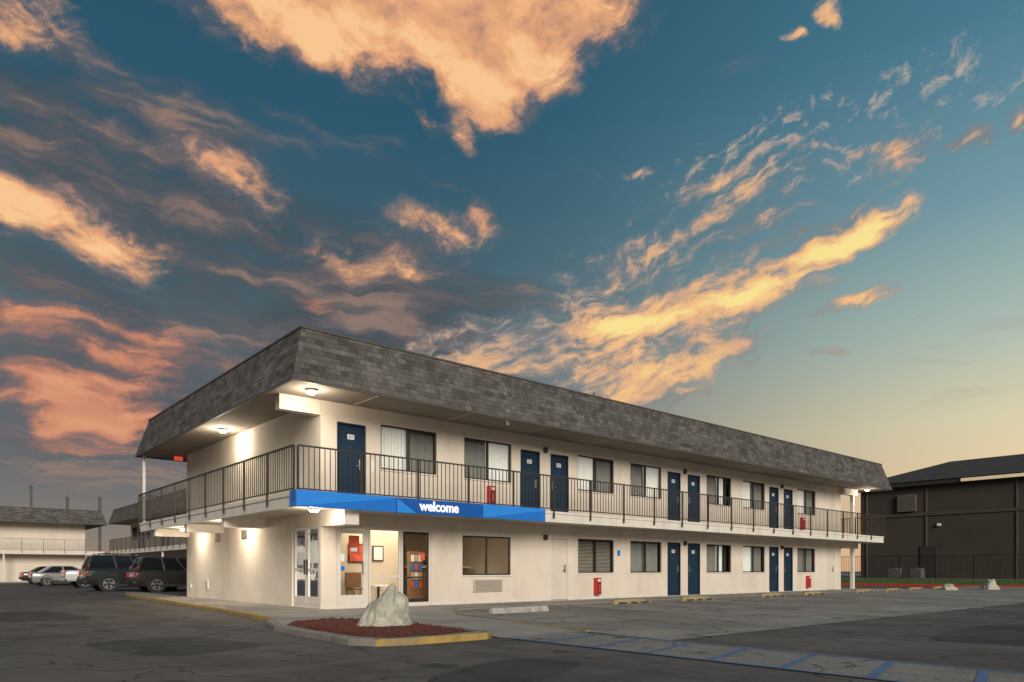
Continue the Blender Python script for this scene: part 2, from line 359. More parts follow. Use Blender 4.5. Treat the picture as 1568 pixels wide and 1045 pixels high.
s.box(bx0,bx1,by0,-.002,FL-.16,FL-.004); s.box(bx0,X0-.002,0,by1,FL-.16,FL-.004); s.box(X0,bx1,Y1+.002,by1,FL-.16,FL-.004); s.box(X1+.002,bx1,0,Y1,FL-.16,FL-.004)
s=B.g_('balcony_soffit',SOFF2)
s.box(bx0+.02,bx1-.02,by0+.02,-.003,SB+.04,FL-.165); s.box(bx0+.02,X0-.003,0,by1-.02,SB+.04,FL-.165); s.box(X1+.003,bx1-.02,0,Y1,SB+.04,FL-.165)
f=B.g_('balcony_fascia',TRIM,.008)
f.box(bx0-.04,bx1+.04,by0-.04,by0,SB,FL+.01); f.box(bx0-.04,bx0,by0,by1,SB,FL+.01); f.box(bx0-.04,bx1+.04,by1,by1+.04,SB,FL+.01); f.box(bx1,bx1+.04,by0,by1,SB,FL+.01)
f=B.g_('fascia_lip',TRIM,.004)
f.box(bx0-.07,bx1+.07,by0-.07,by0-.042,FL-.06,FL+.02); f.box(bx0-.07,bx0-.042,by0-.04,by1,FL-.06,FL+.02)
r=B.g_('balcony_railing',BRONZE)
railing(r,(bx0-.02,by0-.09),(bx1,by0-.09),FL+.0,FL+1.12,1.63,.135,.2)
railing(r,(bx0-.09,by0-.02),(bx0-.09,by1),FL,FL+1.12,1.6,.135,.2)
railing(r,(bx1+.05,by0),(bx1+.05,3.0),FL,FL+1.12,1.6,.135,.2)
railing(r,(bx0,by1+.05),(8,by1+.05),FL,FL+1.12,1.6,.135,.2)
bm=B.g_('balcony_beams',TRIM,.01)
bm.box(X0,.0,by0+.08,-.003,2.14,SB+.045)
for yy in (3.7,7.3,11.1): bm.box(bx0+.05,X0-.003,yy,yy+.28,2.27,SB+.045)
bm.box(bx0+.15,X0-.003,-.002,.26,5.06,ST+.0)
bm.box(X1+.01,bx1-.2,-.2,.02,5.1,ST); bm.box(X1+.01,bx1-.2,-.2,.02,2.2,SB+.045)
cl=B.g_('columns',TRIM,.01)
cl.box(30.7,30.9,-.18,0,-.12,2.2); cl.box(30.7,30.9,-.18,0,FL,5.1)
cl.box(bx0+.0,bx0+.10,12.7,12.8,FL,ST)
rx0,rx1,ry0,ry1=-1.85,32.3,-1.58,13.06
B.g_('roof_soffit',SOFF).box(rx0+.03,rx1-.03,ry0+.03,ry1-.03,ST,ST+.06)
mansard(B,rx0,rx1,ry0,ry1,ST,6.80,.40)
for xx in range(0,32,3):
    B.g_('soffit_battens',SOFF2).box(xx+.5,xx+.54,ry0+.06,-.005,ST-.012,ST-.001)
v=B.g_('roof_vents',EDGE); v.cyl((9.3,-.7,6.95),.03,.3); v.cyl((17.5,4,6.95),.06,.5)
B.g_('soffit_cameras',WHITE).cyl((4.9,-1.3,ST-.07),.05,.12,r2=.07)
def storefront(fr,gl,a0,a1,z1,doors,mull,yy,tr):
    t=.055
    def bb(a,b,c,d,e=.05): tr(fr,a,b,yy,yy+e,c,d)
    bb(a0,a1,z1-t,z1); bb(a0,a1,0.001,.09)
    for m_ in mull: bb(m_-t/2,m_+t/2,.09,z1-t)
fw=B.g_('entry_frames',FRAMEW,.005); ge=B.g_('entry_glass',GLASSE)
def trx(mb,a,b,y0,y1,c,d): mb.box(a,b,y0,y1,c,d)
def tryy(mb,a,b,y0,y1,c,d): mb.box(X0+y0,X0+y1,a,b,c,d)
storefront(fw,ge,.04,3.06,2.17,None,(.07,.98,1.06,2.02,2.10,3.03),.04,trx)
for a,b in ((.10,.95),(1.09,1.99),(2.13,3.0)):
    ge.quad((a,.065,.09),(b,.065,.09),(b,.065,2.115),(a,.065,2.115))
for a,b in ((.10,.95),):
    for q in ((a,a+.09,.09,2.11),(b-.09,b,.09,2.11),(a+.09,b-.09,.09,.34),(a+.09,b-.09,2.0,2.11)):
        fw.box(q[0],q[1],.035,.085,q[2],q[3])
fb=B.g_('entry_frames_dark',FRAMEB,.004)
for a,b in ((2.13,3.0),):
    for q in ((a,a+.05,.095,2.11),(b-.05,b,.095,2.11),(a+.05,b-.05,.095,.2),(a+.05,b-.05,2.04,2.11),(a+.05,b-.05,.78,.83)):
        fb.box(q[0],q[1],.037,.087,q[2],q[3])
fw.box(1.09,1.99,.037,.087,.80,.86)
B.g_('door_pulls',STEEL).box(.80,.83,-.03,.0,.9,1.25)
storefront(fw,ge,.12,1.80,2.17,None,(.15,.93,1.77),.04,tryy)
for a,b in ((.18,.90),(.96,1.74)):
    ge.quad((X0+.065,a,.09),(X0+.065,b,.09),(X0+.065,b,2.115),(X0+.065,a,2.115))
    for q in ((a,a+.07,.095,2.11),(b-.07,b,.095,2.11),(a+.07,b-.07,.095,.3),(a+.07,b-.07,1.0,1.06)):
        fw.box(X0+.036,X0+.09,q[0],q[1],q[2],q[3])
for yy in (.84,1.0): fb.box(X0-.01,X0+.03,yy,yy+.03,.9,1.3)
# lobby interior
lb=B.g_('lobby_walls',LOBBYW)
lb.quad((X0+.14,5.5,0),(7.2,5.5,0),(7.2,5.5,2.5),(X0+.14,5.5,2.5)); lb.quad((7.2,.15,0),(7.2,5.5,0),(7.2,5.5,2.5),(7.2,.15,2.5))
lb.quad((X0+.14,2.0,0),(X0+.14,5.5,0),(X0+.14,5.5,2.5),(X0+.14,2.0,2.5)); lb.quad((X0+.14,.15,2.45),(7.2,.15,2.45),(7.2,5.5,2.45),(X0+.14,5.5,2.45))
lb.box(1.2,3.9,2.9,3.0,0.01,2.44)
B.g_('lobby_floor',CARPET).quad((X0+.1,.12,.004),(7.2,.12,.004),(7.2,5.5,.004),(X0+.1,5.5,.004))
B.g_('lobby_counter',WOOD,.02).box(4.4,6.8,3.2,3.9,.01,1.1)
B.g_('lobby_counter_top',WHITE,.01).box(4.3,6.9,3.1,4.0,1.1,1.15)
B.g_('brochure_rack',WOOD,.01).box(3.55,4.0,1.9,2.1,.01,1.6)
for k in range(4):
    for j in range(3):
        mm_=(ORG,WHITE,BLUE,GRILL)[(k*3+j*2)%4]; B.g_('brochures_'+str((k*3+j*2)%4),mm_).box(3.58+j*.14,3.69+j*.14,1.88,1.897,.45+k*.28,.66+k*.28)
B.g_('lobby_prints_frame',FRAMEB,.005).box(1.9,2.5,2.86,2.897,1.25,1.85); B.g_('lobby_prints',ORG).box(1.94,2.46,2.85,2.859,1.29,1.81)
B.g_('lobby_prints_frame',FRAMEB,.005).box(2.75,3.15,2.86,2.897,1.3,1.8); B.g_('lobby_prints_white',WHITE).box(2.79,3.11,2.85,2.859,1.34,1.76)
ch=B.g_('lobby_chair',WOOD,.02); ch.box(1.7,2.25,2.2,2.7,.40,.48); ch.box(1.7,2.25,2.66,2.72,.48,.95)
for xx in (1.73,2.19):
    for yy in (2.22,2.66): ch.box(xx,xx+.04,yy,yy+.04,.01,.40)
B.g_('lobby_table',WHITE,.01).box(2.5,3.0,2.3,2.7,.5,.54); B.g_('lobby_table_legs',FRAMEB).box(2.72,2.78,2.47,2.53,.01,.5)
B.g_('lobby_picture',WOOD,.01).box(4.6,5.6,5.44,5.49,1.3,2.0); B.g_('lobby_picture_print',GRILL).box(4.66,5.54,5.43,5.438,1.36,1.94)
B.g_('lobby_monitor',DARK,.01).box(5.0,5.5,3.3,3.34,1.2,1.5); B.g_('lobby_plant_pot',WHITE,.02).cyl((6.3,3.4,1.25),.1,.2)
B.g_('entry_poster',ORG).box(.44,.76,.075,.08,1.45,1.95)
B.g_('entry_poster_white',WHITE).box(.50,.70,.071,.0745,1.52,1.62)
B.g_('entry_notices',WHITE).box(.20,.31,.055,.06,1.25,1.45); B.g_('entry_notices',WHITE).box(X0+.055,X0+.06,.35,.75,1.2,1.8)
B.g_('entry_notices',WHITE).box(X0+.055,X0+.06,1.1,1.55,1.15,1.5); B.g_('entry_notice_blue',BLUE).box(.20,.31,.055,.06,1.0,1.12)
B.g_('entry_notice_red',ORG).box(2.72,2.88,.055,.06,1.3,1.52)
g=B.g_('wall_ac_unit',GRILL,.01); g.box(4.6,5.75,-.05,-.002,.34,.72)
for k in range(9): B.g_('ac_slats',EDGE).box(4.66,5.69,-.056,-.05,.385+k*.036,.393+k*.036)
B.g_('access_plaque',BLUE).box(11.32,11.47,-.012,-.002,1.55,1.75)
for xx in (7.62,15.45,23.25): 
    B.g_('wall_lights_small',BRONZE,.01).box(xx-.06,xx+.06,-.12,-.002,1.95+.08,2.2)
    B.g_('wall_lights_small',BRONZE,.01).box(xx-.06,xx+.06,-.12,-.002,4.95,5.12)
B.g_('notice_plate',WHITE).box(1.08,1.18,-.01,-.002,FL+.9,FL+1.2)
B.g_('conduits',TRIM).box(9.0,9.03,-.03,-.002,.1,SB); B.g_('conduits',TRIM).box(11.7,11.725,-.03,-.002,FL,ST)
B.g_('exit_sign',mat('exit_red',(.6,.05,.03),.5,0,3,emit=(1,.08,.03),estr=.6)).box(-.9,-.6,11.3,11.36,5.18,5.32)
st=B.g_('stair_treads',CONC)
for k in range(13):
    st.box(30.1,31.2,3.8-k*.28+.0,3.8-k*.28+.30,-.05+k*.2+.14,-.05+k*.2+.2)
B.g_('stair_stringers',BRONZE).strut((30.08,4.0,0),(30.08,.4,2.6),.05,.25); B.g_('stair_stringers',BRONZE).strut((31.22,4.0,0),(31.22,.4,2.6),.05,.25)
B.g_('stair_stringers',BRONZE).strut((30.08,4.0,.95),(30.08,.4,3.5),.04,.04)
B.done()

# ---- welcome sign (blue band on balcony fascia)
sg=empty('welcome_sign')
m=MB(); m.box(-1.76,.90,-1.60,-1.50,SB-.01,FL+.06); m.obj('panel_left',BLUE,sg,.008)
m=MB(); m.box(.905,3.72,-1.62,-1.50,SB-.02,FL+.05); m.obj('panel_centre',BLUED,sg,.008)
m=MB(); m.box(3.725,6.15,-1.60,-1.50,SB-.01,FL+.06); m.obj('panel_right',BLUE,sg,.008)
m=MB(); m.box(-1.76,-1.735,-1.50,-1.2,SB-.01,FL+.06); m.obj('return_panel',BLUE,sg)
def tri(name,pts,y,mt):
    m=MB(); m.quad(*[(a,y,b) for a,b in pts]); m.obj(name,mt,sg)
tri('accent_1',[(-1.75,SB+.0),(.88,FL+.02),(.88,FL+.05),(-1.75,FL+.05)],-1.603,BLUE2)
tri('accent_2',[(.92,SB-.01),(1.5,SB-.01),(.92,FL+.03)],-1.623,BLUE2)
tri('accent_3',[(3.74,SB+.0),(6.13,FL-.0),(6.13,FL+.05),(3.74,FL+.05)],-1.603,BLUE2)
cu=bpy.data.curves.new('letters','FONT'); cu.body='welcome'; cu.size=.37; cu.extrude=.012; cu.offset=.008; cu.align_x='CENTER'; cu.materials.append(mat('letters_white',(.85,.85,.85),.5,0,3,emit=(1,1,1),estr=.45))
to=bpy.data.objects.new('letters',cu); COL.objects.link(to); to.parent=sg; to.location=(2.22,-1.636,SB+.075); to.rotation_euler=(math.radians(90),0,0); to.scale=(.93,1,1)

# ---- fire extinguisher cabinets
def extinguisher(x,z,y=-.002):
    e=empty('fire_extinguisher_cabinet',(x,y,z))
    m=MB(); m.box(-.12,.12,-.17,-.0,0,.60); m.obj('cabinet',RED,e,.012)
    m=MB(); m.box(-.085,.085,-.175,-.1705,.06,.42); m.obj('window_pane',DARK,e)
    m=MB(); m.cyl((0,-.172,.24),.05,.28,'z',16); m.obj('bottle',RED,e)
    m=MB(); m.box(-.07,.07,-.176,-.171,.47,.55); m.obj('label',WHITE,e)
extinguisher(10.15,.14); extinguisher(25.8,.14); extinguisher(5.25,FL+.22); extinguisher(25.2,FL+.22)

# ---- lamps
def lamp(x,y,z,p,lit=True,col=(1,.86,.66)):
    e=empty('ceiling_lamp',(x,y,z))
    m=MB(); m.cyl((0,0,-.03),.15,.058,'z',24,.13); m.obj('housing',LAMPH,e)
    m=MB(); m.cyl((0,0,-.085),.09,.05,'z',24,.125); m.obj('lens',LAMPM,e)
    l=bpy.data.lights.new('bulb','POINT'); l.energy=p; l.color=col; l.shadow_soft_size=.14
    o=bpy.data.objects.new('bulb',l); COL.objects.link(o); o.parent=e; o.location=(0,0,-.33)
lamp(-1.05,-.85,ST-.001,58); lamp(-1.05,5.5,ST-.001,85)
lamp(-1.05,-1.0,SB+.038,38); lamp(-1.05,5.0,SB+.038,68); lamp(-1.05,9.6,SB+.038,52)
lamp(31.0,-.8,ST-.001,26); 
le=bpy.data.lights.new('lobby_light','AREA'); le.energy=92; le.size=2.4; le.color=(1,.84,.62)
lo=bpy.data.objects.new('lobby_light',le); COL.objects.link(lo); lo.location=(3,1.9,2.40); lo.parent=bpy.data.objects['motel_building']

# ================================================================== FAR WINGS
def wing(name,loc,rz,L,railm,wallm,lamps=()):
    W=Bld(name,loc,rz); ops=[];ws=[];ds=[]
    k=0
    while 7.8*k+7.6<L:
        o=7.8*k
        for base,dz in ((0,.92),(FL,1.0)):
            for a in (.6,5.6): ws.append((a+o,a+o+1.9,base+dz,base+dz+1.22))
            for a in (2.9,4.3): ds.append((a+o,a+o+.85,base,base+DZ))
        k+=1
    ops=ws+ds
    wall_x(W.g_('walls',wallm),0,0,L,-.12,ST,ops)
    W.g_('walls',wallm).quad((0,0,-.12),(0,9,-.12),(0,9,ST),(0,0,ST)); W.g_('walls',wallm).quad((L,0,-.12),(L,9,-.12),(L,9,ST),(L,0,ST))
    for i,q in enumerate(ws): window(W,*q,0,random.choice(['wg','gg','gw','gg']))
    for q in ds: door(W,*q,0,'navy',1,False)
    W.g_('balcony_slab',SOFF2).box(-1.4,L+1.4,-1.4,-.003,SB+.05,FL)
    W.g_('balcony_fascia',TRIM).box(-1.45,L+1.4,-1.45,-1.401,SB,FL+.01)
    railing(W.g_('balcony_railing',railm),(-1.4,-1.5),(L+1.4,-1.5),FL,FL+1.1,1.63,.15,.2)
    W.g_('roof_soffit',SOFF).box(-1.5,L+1.5,-1.5,10.5,ST,ST+.05)
    mansard(W,-1.6,L+1.6,-1.6,10.6,ST,6.75,.4)
    for xx in range(0,int(L),8): W.g_('columns',TRIM).box(xx+.0,xx+.12,-1.38,-1.26,-.12,SB+.05)
    W.g_('walkway',CONC).box(-2,L+2,-2.0,-.01,-.118,-.01)
    W.done()
    return W
wing('motel_building',(-34,61.5,0),0,38.6,CREAMRAIL,WALL)
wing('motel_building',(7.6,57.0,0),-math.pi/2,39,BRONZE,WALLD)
for (x,y,h,wd) in ((2.8,84,10.9,.26),(6.5,84,9.8,.3),(10.0,84,10.0,.3)):
    c=MB(); c.box(-wd/2,wd/2,-wd/2,wd/2,-.1,h); c.box(-wd/2-.06,wd/2+.06,-wd/2-.06,wd/2+.06,h,h+.12); c.cyl((0,0,h+.25),.08,.3)
    o=c.obj('chimney_stack',EDGE); o.location=(x,y,0)

# ================================================================== GROUND
GZ=-.10
def poly(name,pts,z,m,parent=None):
    mb=MB(); mb.quad(*[(p[0],p[1],p[2] if len(p)>2 else z) for p in pts]); return mb.obj(name,m,parent)
poly('ground',[(-900,-900),(900,-900),(900,900),(-900,900)],GZ-.01,GRD)
poly('parking_lot',[(-90,-70),(44,-70),(44,110),(-90,110)],GZ,ASPH)
poly('worn_asphalt_apron',[(.5,-10.4,GZ+.006),(44,-10.4,GZ+.006),(44,-2.15,-.012),(4,-2.15,-.012),(.5,-2.6,-.02)],0,APRON)
poly('access_aisle',[(-1.25,-8.35),(.48,-8.5),(.42,-19),(-1.25,-19)],GZ+.010,AISLE)
def patch(cx,cy,rx,ry,rz):
    pts=[]
    for k in range(28):
        a=2*math.pi*k/28; f=1/max(abs(math.cos(a)),abs(math.sin(a)))**.75
        x=rx*f*math.cos(a)*random.uniform(.97,1.03); y=ry*f*math.sin(a)*random.uniform(.97,1.03)
        pts.append((cx+x*math.cos(rz)-y*math.sin(rz),cy+x*math.sin(rz)+y*math.cos(rz)))
    poly('asphalt_repair_patch',pts,GZ+.004,TARP)
patch(-5.6,-6.0,.9,1.3,.2); patch(-6.4,3.5,1.0,2.4,.1); patch(6.0,-13.6,2.4,.9,.05); patch(-3.6,-11.3,1.1,.55,.4); patch(14.5,-13.0,4,.8,.02)
hb=MB()
for k in range(12):
    y=-9.4-k*.95
    hb.quad((-1.15,y,GZ+.0145),(.3,y+.35,GZ+.0145),(.3,y+.45,GZ+.0145),(-1.15,y+.10,GZ+.0145))
for (a,b) in ((-1.25,-1.17),(.32,.40)): hb.quad((a,-19,GZ+.0142),(b,-19,GZ+.0142),(b,-8.6,GZ+.0142),(a,-8.6,GZ+.0142))
hb.obj('aisle_hatch_marking',PBLUE)
sl=MB()
for k in range(14):
    x=5.9+k*2.75; 
    sl.quad((x,-8.2,-.0655),(x+.1,-8.2,-.0655),(x+.1,-3.0,-.0145),(x,-3.0,-.0145))
sl.obj('stall_line_marking',PWHITE)
pad=[(-1.0,18.6),(-1.35,16.5),(-2.15,5.2),(-2.4,.9),(-2.72,-2.5),(-3.25,-3.6),(-3.5,-4.6),(-3.65,-7.7),(-3.45,-8.15),(-3.0,-8.3),(-1.55,-8.35),(-1.3,-8.15),(-1.25,-6.4),(.5,-6.2),(.9,-4.2),(2.0,-2.6),(4,-2.15),(32.6,-2.15),(32.6,-.3),(X0,-.3),(X0,18.6)]
mb=MB(); n=len(pad); mb.v=[(p[0],p[1],0) for p in pad]+[(p[0],p[1],-.2) for p in pad]
mb.f=[tuple(range(n))]+[(i,i+n,(i+1)%n+n,(i+1)%n) for i in range(n)]
mb.obj('walkway',CONC)
poly('kerb_ramp',[(-1.3,-8.4,GZ+.014),(.5,-8.5,GZ+.014),(.52,-6.18,-.001),(-1.25,-6.38,-.001)],0,CONC)
mb=MB(); mb.strut((.55,-8.6,GZ+.02),(.57,-6.2,-.01),.10,.06); mb.strut((.57,-6.2,-.01),(.95,-4.2,-.005),.10,.05); mb.strut((.95,-4.2,-.005),(2.02,-2.62,-.005),.10,.05); mb.obj('kerb',YELF)
mb=MB(); mb.box(X1+.01,32.6,-.3+.001,13.5,-.2,-.002); mb.obj('walkway',CONC)
jt=MB()
for k in range(18): jt.box(-2.0+.0,X0-.02,-1+k*1.1,-1+k*1.1+.018,.0005,.004)
for k in range(22): jt.box(1.5+k*1.5,1.518+k*1.5,-2.13,-.02,.0005,.004)
jt.box(-2.9,.6,-3.1,-3.082,.0005,.004); jt.box(-.7,-.682,-6.2,-3.1,.0005,.004)
jt.obj('walkway_joints',EDGE)
def kerb(name,pts,m,w=.15,zt=.006,segs=None):
    mb=MB()
    n=len(pts); P=[Vector(p) for p in pts]; off=[]
    for i in range(n):
        d=(P[min(i+1,n-1)]-P[max(i-1,0)]).normalized(); off.append(Vector((-d.y,d.x)))
    O=[P[i]-off[i]*.012 for i in range(n)]; I=[P[i]+off[i]*w for i in range(n)]
    for i in range(n-1):
        b=len(mb.v)
        mb.v+=[(*O[i],-.13),(*O[i+1],-.13),(*O[i+1],zt-.02),(*O[i],zt-.02)]
        o1=O[i]+off[i]*.02; o2=O[i+1]+off[i+1]*.02
        mb.v+=[(*o2,zt),(*o1,zt),(*I[i+1],zt),(*I[i],zt)]
        mb.f+=[(b,b+1,b+2,b+3),(b+3,b+2,b+4,b+5),(b+5,b+4,b+6,b+7)]
    return mb.obj(name,m)
def dens(pts,step=.25):
    out=[]
    for i in range(len(pts)-1):
        a=Vector(pts[i]);b=Vector(pts[i+1]);k=max(1,int((b-a).length/step))
        out+=[tuple(a+(b-a)*j/k+Vector((random.uniform(-1,1),random.uniform(-1,1)))*.008) for j in range(k)]
    return out+[tuple(pts[-1])]
kerb('kerb',dens(pad[0:5]),YEL,.13)
kerb('kerb',dens(pad[4:9]),CURBG,.15)
kerb('kerb',dens(pad[8:12]),YEL,.13)
kerb('kerb',dens(pad[11:13]),CURBG,.10)
mp=[(-3.32,-4.7),(-2.9,-4.0),(-1.9,-3.5),(-1.35,-4.3),(-1.2,-5.6),(-1.42,-6.6),(-1.5,-8.0),(-2.3,-8.13),(-3.15,-8.05),(-3.42,-7.5),(-3.44,-6)]
mb=MB(); cx=sum(p[0] for p in mp)/len(mp); cy=sum(p[1] for p in mp)/len(mp)
mpd=dens(mp,.2)[:-1]+dens([mp[-1],mp[0]],.2)[:-1]
rings=9; n=len(mpd)
for r_ in range(rings+1):
    t=r_/rings
    for p in mpd:
        x=p[0]+(cx-p[0])*t; y=p[1]+(cy-p[1])*t
        mb.v.append((x,y,.006+ (0 if r_==0 else .02*min(1,t*3)+.02*mnoise.noise(Vector((x*4,y*4,1)))+.012*mnoise.noise(Vector((x*15,y*15,1))))))
for r_ in range(rings):
    for i in range(n): mb.f.append((r_*n+i,r_*n+(i+1)%n,(r_+1)*n+(i+1)%n,(r_+1)*n+i))
for k in range(2200):
    i=random.randrange(n); t=1-math.sqrt(random.random())*.97
    x=mpd[i][0]+(cx-mpd[i][0])*t+random.uniform(-.05,.05); y=mpd[i][1]+(cy-mpd[i][1])*t+random.uniform(-.05,.05); z=.025
    if t<.04: continue
    a=random.random()*6.28; l=random.uniform(.02,.05)
    mb.strut((x,y,z-.01),(x+l*math.cos(a),y+l*math.sin(a),z+random.uniform(-.005,.02)),.014,.006)
mb.obj('mulch_bed',MULCH)

def rock(name,loc,rx,ry,rz,seed,sub=5,peak=0):
    import bmesh
    bm=bmesh.new(); bmesh.ops.create_icosphere(bm,subdivisions=sub,radius=1)
    for v in bm.verts:
        p=v.co.copy(); s=Vector((seed,seed*2,0))
        vor=mnoise.voronoi(p*1.5+s)[0]; fac=vor[0]
        d=1+.22*mnoise.noise(p*1.3+s)-.30*fac+.12*abs(mnoise.noise(p*2.8+s))+.08*mnoise.noise(p*6+s)+.05*mnoise.noise(p*14+s)
        q=p*d*1.12; h=max(0,q.z)
        k=(1-peak*.30*h)*(1+peak*.16*max(0,.45-h))
        v.co=Vector((q.x*rx*k+peak*.10*h*rx,q.y*ry*k,q.z*rz*(1 if q.z>0 else .3)))
    me=bpy.data.meshes.new(name); bm.to_mesh(me); bm.free(); me.materials.append(ROCK)
    for p in me.polygons: p.use_smooth=True
    o=bpy.data.objects.new(name,me); COL.objects.link(o); o.location=loc; return o
rock('boulder',(-1.98,-6.0,.0),.54,.50,.64,3.3,5,1)
rock('boulder',(33.4,-4.0,-.06),.5,.4,.34,8,4); rock('boulder',(36.6,-5.0,-.05),.5,.45,.52,12,4,.6)
def wstop(x,y,z,L=1.8,m=STOP,rz=0,stripe=True):
    mb=MB(); h=.14;a=.09;b=.055
    mb.v=[(-L/2,-a,0),(L/2,-a,0),(L/2,a,0),(-L/2,a,0),(-L/2+.04,-b,h),(L/2-.04,-b,h),(L/2-.04,b,h),(-L/2+.04,b,h)]
    mb.f=[(0,3,2,1),(4,5,6,7),(0,1,5,4),(1,2,6,5),(2,3,7,6),(3,0,4,7)]
    e=empty('wheel_stop',(x,y,z),rz)
    mb.obj('block',m,e,.008)
    if stripe:
        t=MB()
        for c,hw_ in ((-.5,.2),(.05,.16),(.55,.18)):
            t.v+= [(c-hw_,-a-.004,0),(c+hw_,-a-.004,0),(c+hw_,-b-.004,h-.03),(c-hw_,-b-.004,h-.03)]; q=len(t.v)-4; t.f.append((q,q+1,q+2,q+3))
        t.obj('dark_bands',STOPY,e)  # flat dark bands along the front face of the block
    t=MB()
    for xx in (-.6,.6): t.cyl((xx,0,h+.012),.02,.012,n=10)
    t.obj('anchor_pins',EDGE,e)
wstop(2.9,-4.1,-.035,1.9,PWHITE,.02,False)
for i,x in enumerate((8.5,12.0,17.0,20.4,25.3,28.6,31.6,35)):
    wstop(x,-3.0,-.022,1.8,STOP,random.uniform(-.05,.05))
mb=MB(); mb.cyl((-8.5,1.5,GZ+.006),.32,.012); mb.obj('manhole_cover',mat('iron',(.06,.055,.05),.6,.2,20,.5,40))

# ================================================================== RIGHT SIDE: fence, grass, warehouse
GRASS=mat('grass',(.075,.13,.03),.95,.35,3,.9,60)
REDK=mat('kerb_red',(.50,.05,.035),.8,.2,5)
mb=MB()
mb.quad((44.35,-60,.05),(47,-60,.36),(47,60,.36),(44.35,60,.05)); mb.quad((47,-60,.36),(52,-60,.36),(52,60,.36),(47,60,.36))
mb.obj('grass_strip',GRASS)
gr=MB()
for k in range(7000):
    x=random.uniform(44.4,47); y=random.uniform(-20,16); a=random.random()*6.28; h=random.uniform(.04,.12); zz=.05+(x-44.35)/2.65*.31
    gr.quad((x,y,zz),(x+.03*math.cos(a),y+.03*math.sin(a),zz),(x+random.uniform(-.03,.03),y+random.uniform(-.03,.03),zz+h))
gr.obj('grass_blades',GRASS)
mb=MB(); mb.box(44.0,44.34,-60,60,-.2,.07); mb.obj('kerb',REDK,None,.02)
poly('service_yard',[(52,-60),(120,-60),(120,60),(52,60)],.36,CONC)
fn=MB()
railing(fn,(47.2,-42),(47.2,30),.36,2.1,2.4,.14)
fn.obj('iron_fence',mat('fence_black',(.008,.008,.008),.5,.1,5))
SID=bpy.data.materials.new('dark_siding'); nt=NT(SID); N=nt.nodes; L=nt.links
out=N.new('ShaderNodeOutputMaterial'); b=N.new('ShaderNodeBsdfPrincipled'); L.new(b.outputs[0],out.inputs[0])
tc=N.new('ShaderNodeTexCoord'); wv=N.new('ShaderNodeTexWave'); wv.bands_direction='Z'; wv.wave_profile='SAW'; wv.inputs['Scale'].default_value=1.3; L.new(tc.outputs['Object'],wv.inputs[0])
n=N.new('ShaderNodeTexNoise'); n.inputs['Scale'].default_value=.7; n.inputs['Detail'].default_value=6; L.new(tc.outputs['Object'],n.inputs[0])
mx=N.new('ShaderNodeMix'); mx.data_type='RGBA'; L.new(n.outputs['Fac'],mx.inputs[0]); mx.inputs[6].default_value=(.042,.033,.026,1); mx.inputs[7].default_value=(.075,.06,.048,1); L.new(mx.outputs[2],b.inputs['Base Color'])
bp=N.new('ShaderNodeBump'); bp.inputs['Strength'].default_value=.6; bp.inputs['Distance'].default_value=.03; L.new(wv.outputs['Fac'],bp.inputs['Height']); L.new(bp.outputs[0],b.inputs['Normal']); b.inputs['Roughness'].default_value=.8
W=Bld('warehouse_building')
w=W.g_('walls',SID); w.box(54.6,80,-60,9.5,0,8.0)
e=W.g_('roof_eave',mat('eave_dark',(.03,.027,.025),.7,.1,3)); e.box(54.0,81,-60.5,10.1,7.95,8.3)
rf=W.g_('roof_slopes',mat('roof_grey',(.07,.067,.066),.95,.2,2,.4,8,spec=.1))
rf.quad((53.9,-60.6,8.301),(53.9,10.2,8.301),(61,4.5,10.6),(61,-60.6,10.6)); rf.quad((53.9,10.2,8.301),(81,10.2,8.301),(75,4.5,10.6),(61,4.5,10.6)); rf.quad((61,-60.6,10.6),(61,4.5,10.6),(75,4.5,10.6),(75,-60.6,10.6))
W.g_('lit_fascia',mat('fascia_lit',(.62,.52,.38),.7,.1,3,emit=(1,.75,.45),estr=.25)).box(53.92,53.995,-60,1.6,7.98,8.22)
W.g_('wall_trim',mat('trim_brown',(.07,.055,.045),.7,.1,3)).box(54.5,54.597,-60,9.5,5.5,5.75)
for yy in (8.9,4.2,-2.0): 
    W.g_('wall_downpipes',mat('pipe_brown',(.10,.08,.065),.7,.1,3)).box(54.52,54.598,yy,yy+.12,0,7.9)
W.g_('wall_cabinets',mat('louver_brown',(.11,.09,.075),.7,.1,3)).box(54.3,54.597,5.0,6.4,5.9,7.3)
for k in range(7): W.g_('louver_slats',EDGE).box(54.28,54.3,5.08,6.32,6.0+k*.18,6.06+k*.18)
for yy in (3.2,-3,-9): 
    W.g_('wall_fixtures',WHITE,.02).box(54.4,54.597,yy,yy+.25,4.6,4.8)
for yy,h in ((3.5,3.0),(-4.5,2.2)):
    W.g_('wall_doors',DARK).box(54.5,54.597,yy,yy+1.2,0.03,h)
W.done()
for (x,y) in ((51.5,5.5),(51.6,3.9),):
    e_=empty('air_conditioner_unit',(x,y,.36)); mm=MB(); mm.box(-.4,.4,-.4,.4,.05,.8); mm.obj('casing',mat('ac_grey',(.12,.115,.11),.6,.1,4),e_,.03)
    mm=MB(); mm.cyl((0,0,.83),.32,.05); mm.obj('fan_grille',EDGE,e_)
    mm=MB()
    for k in range(7): mm.box(-.406,-.402,-.34,.34,.12+k*.09,.16+k*.09)
    mm.obj('louvres',EDGE,e_)

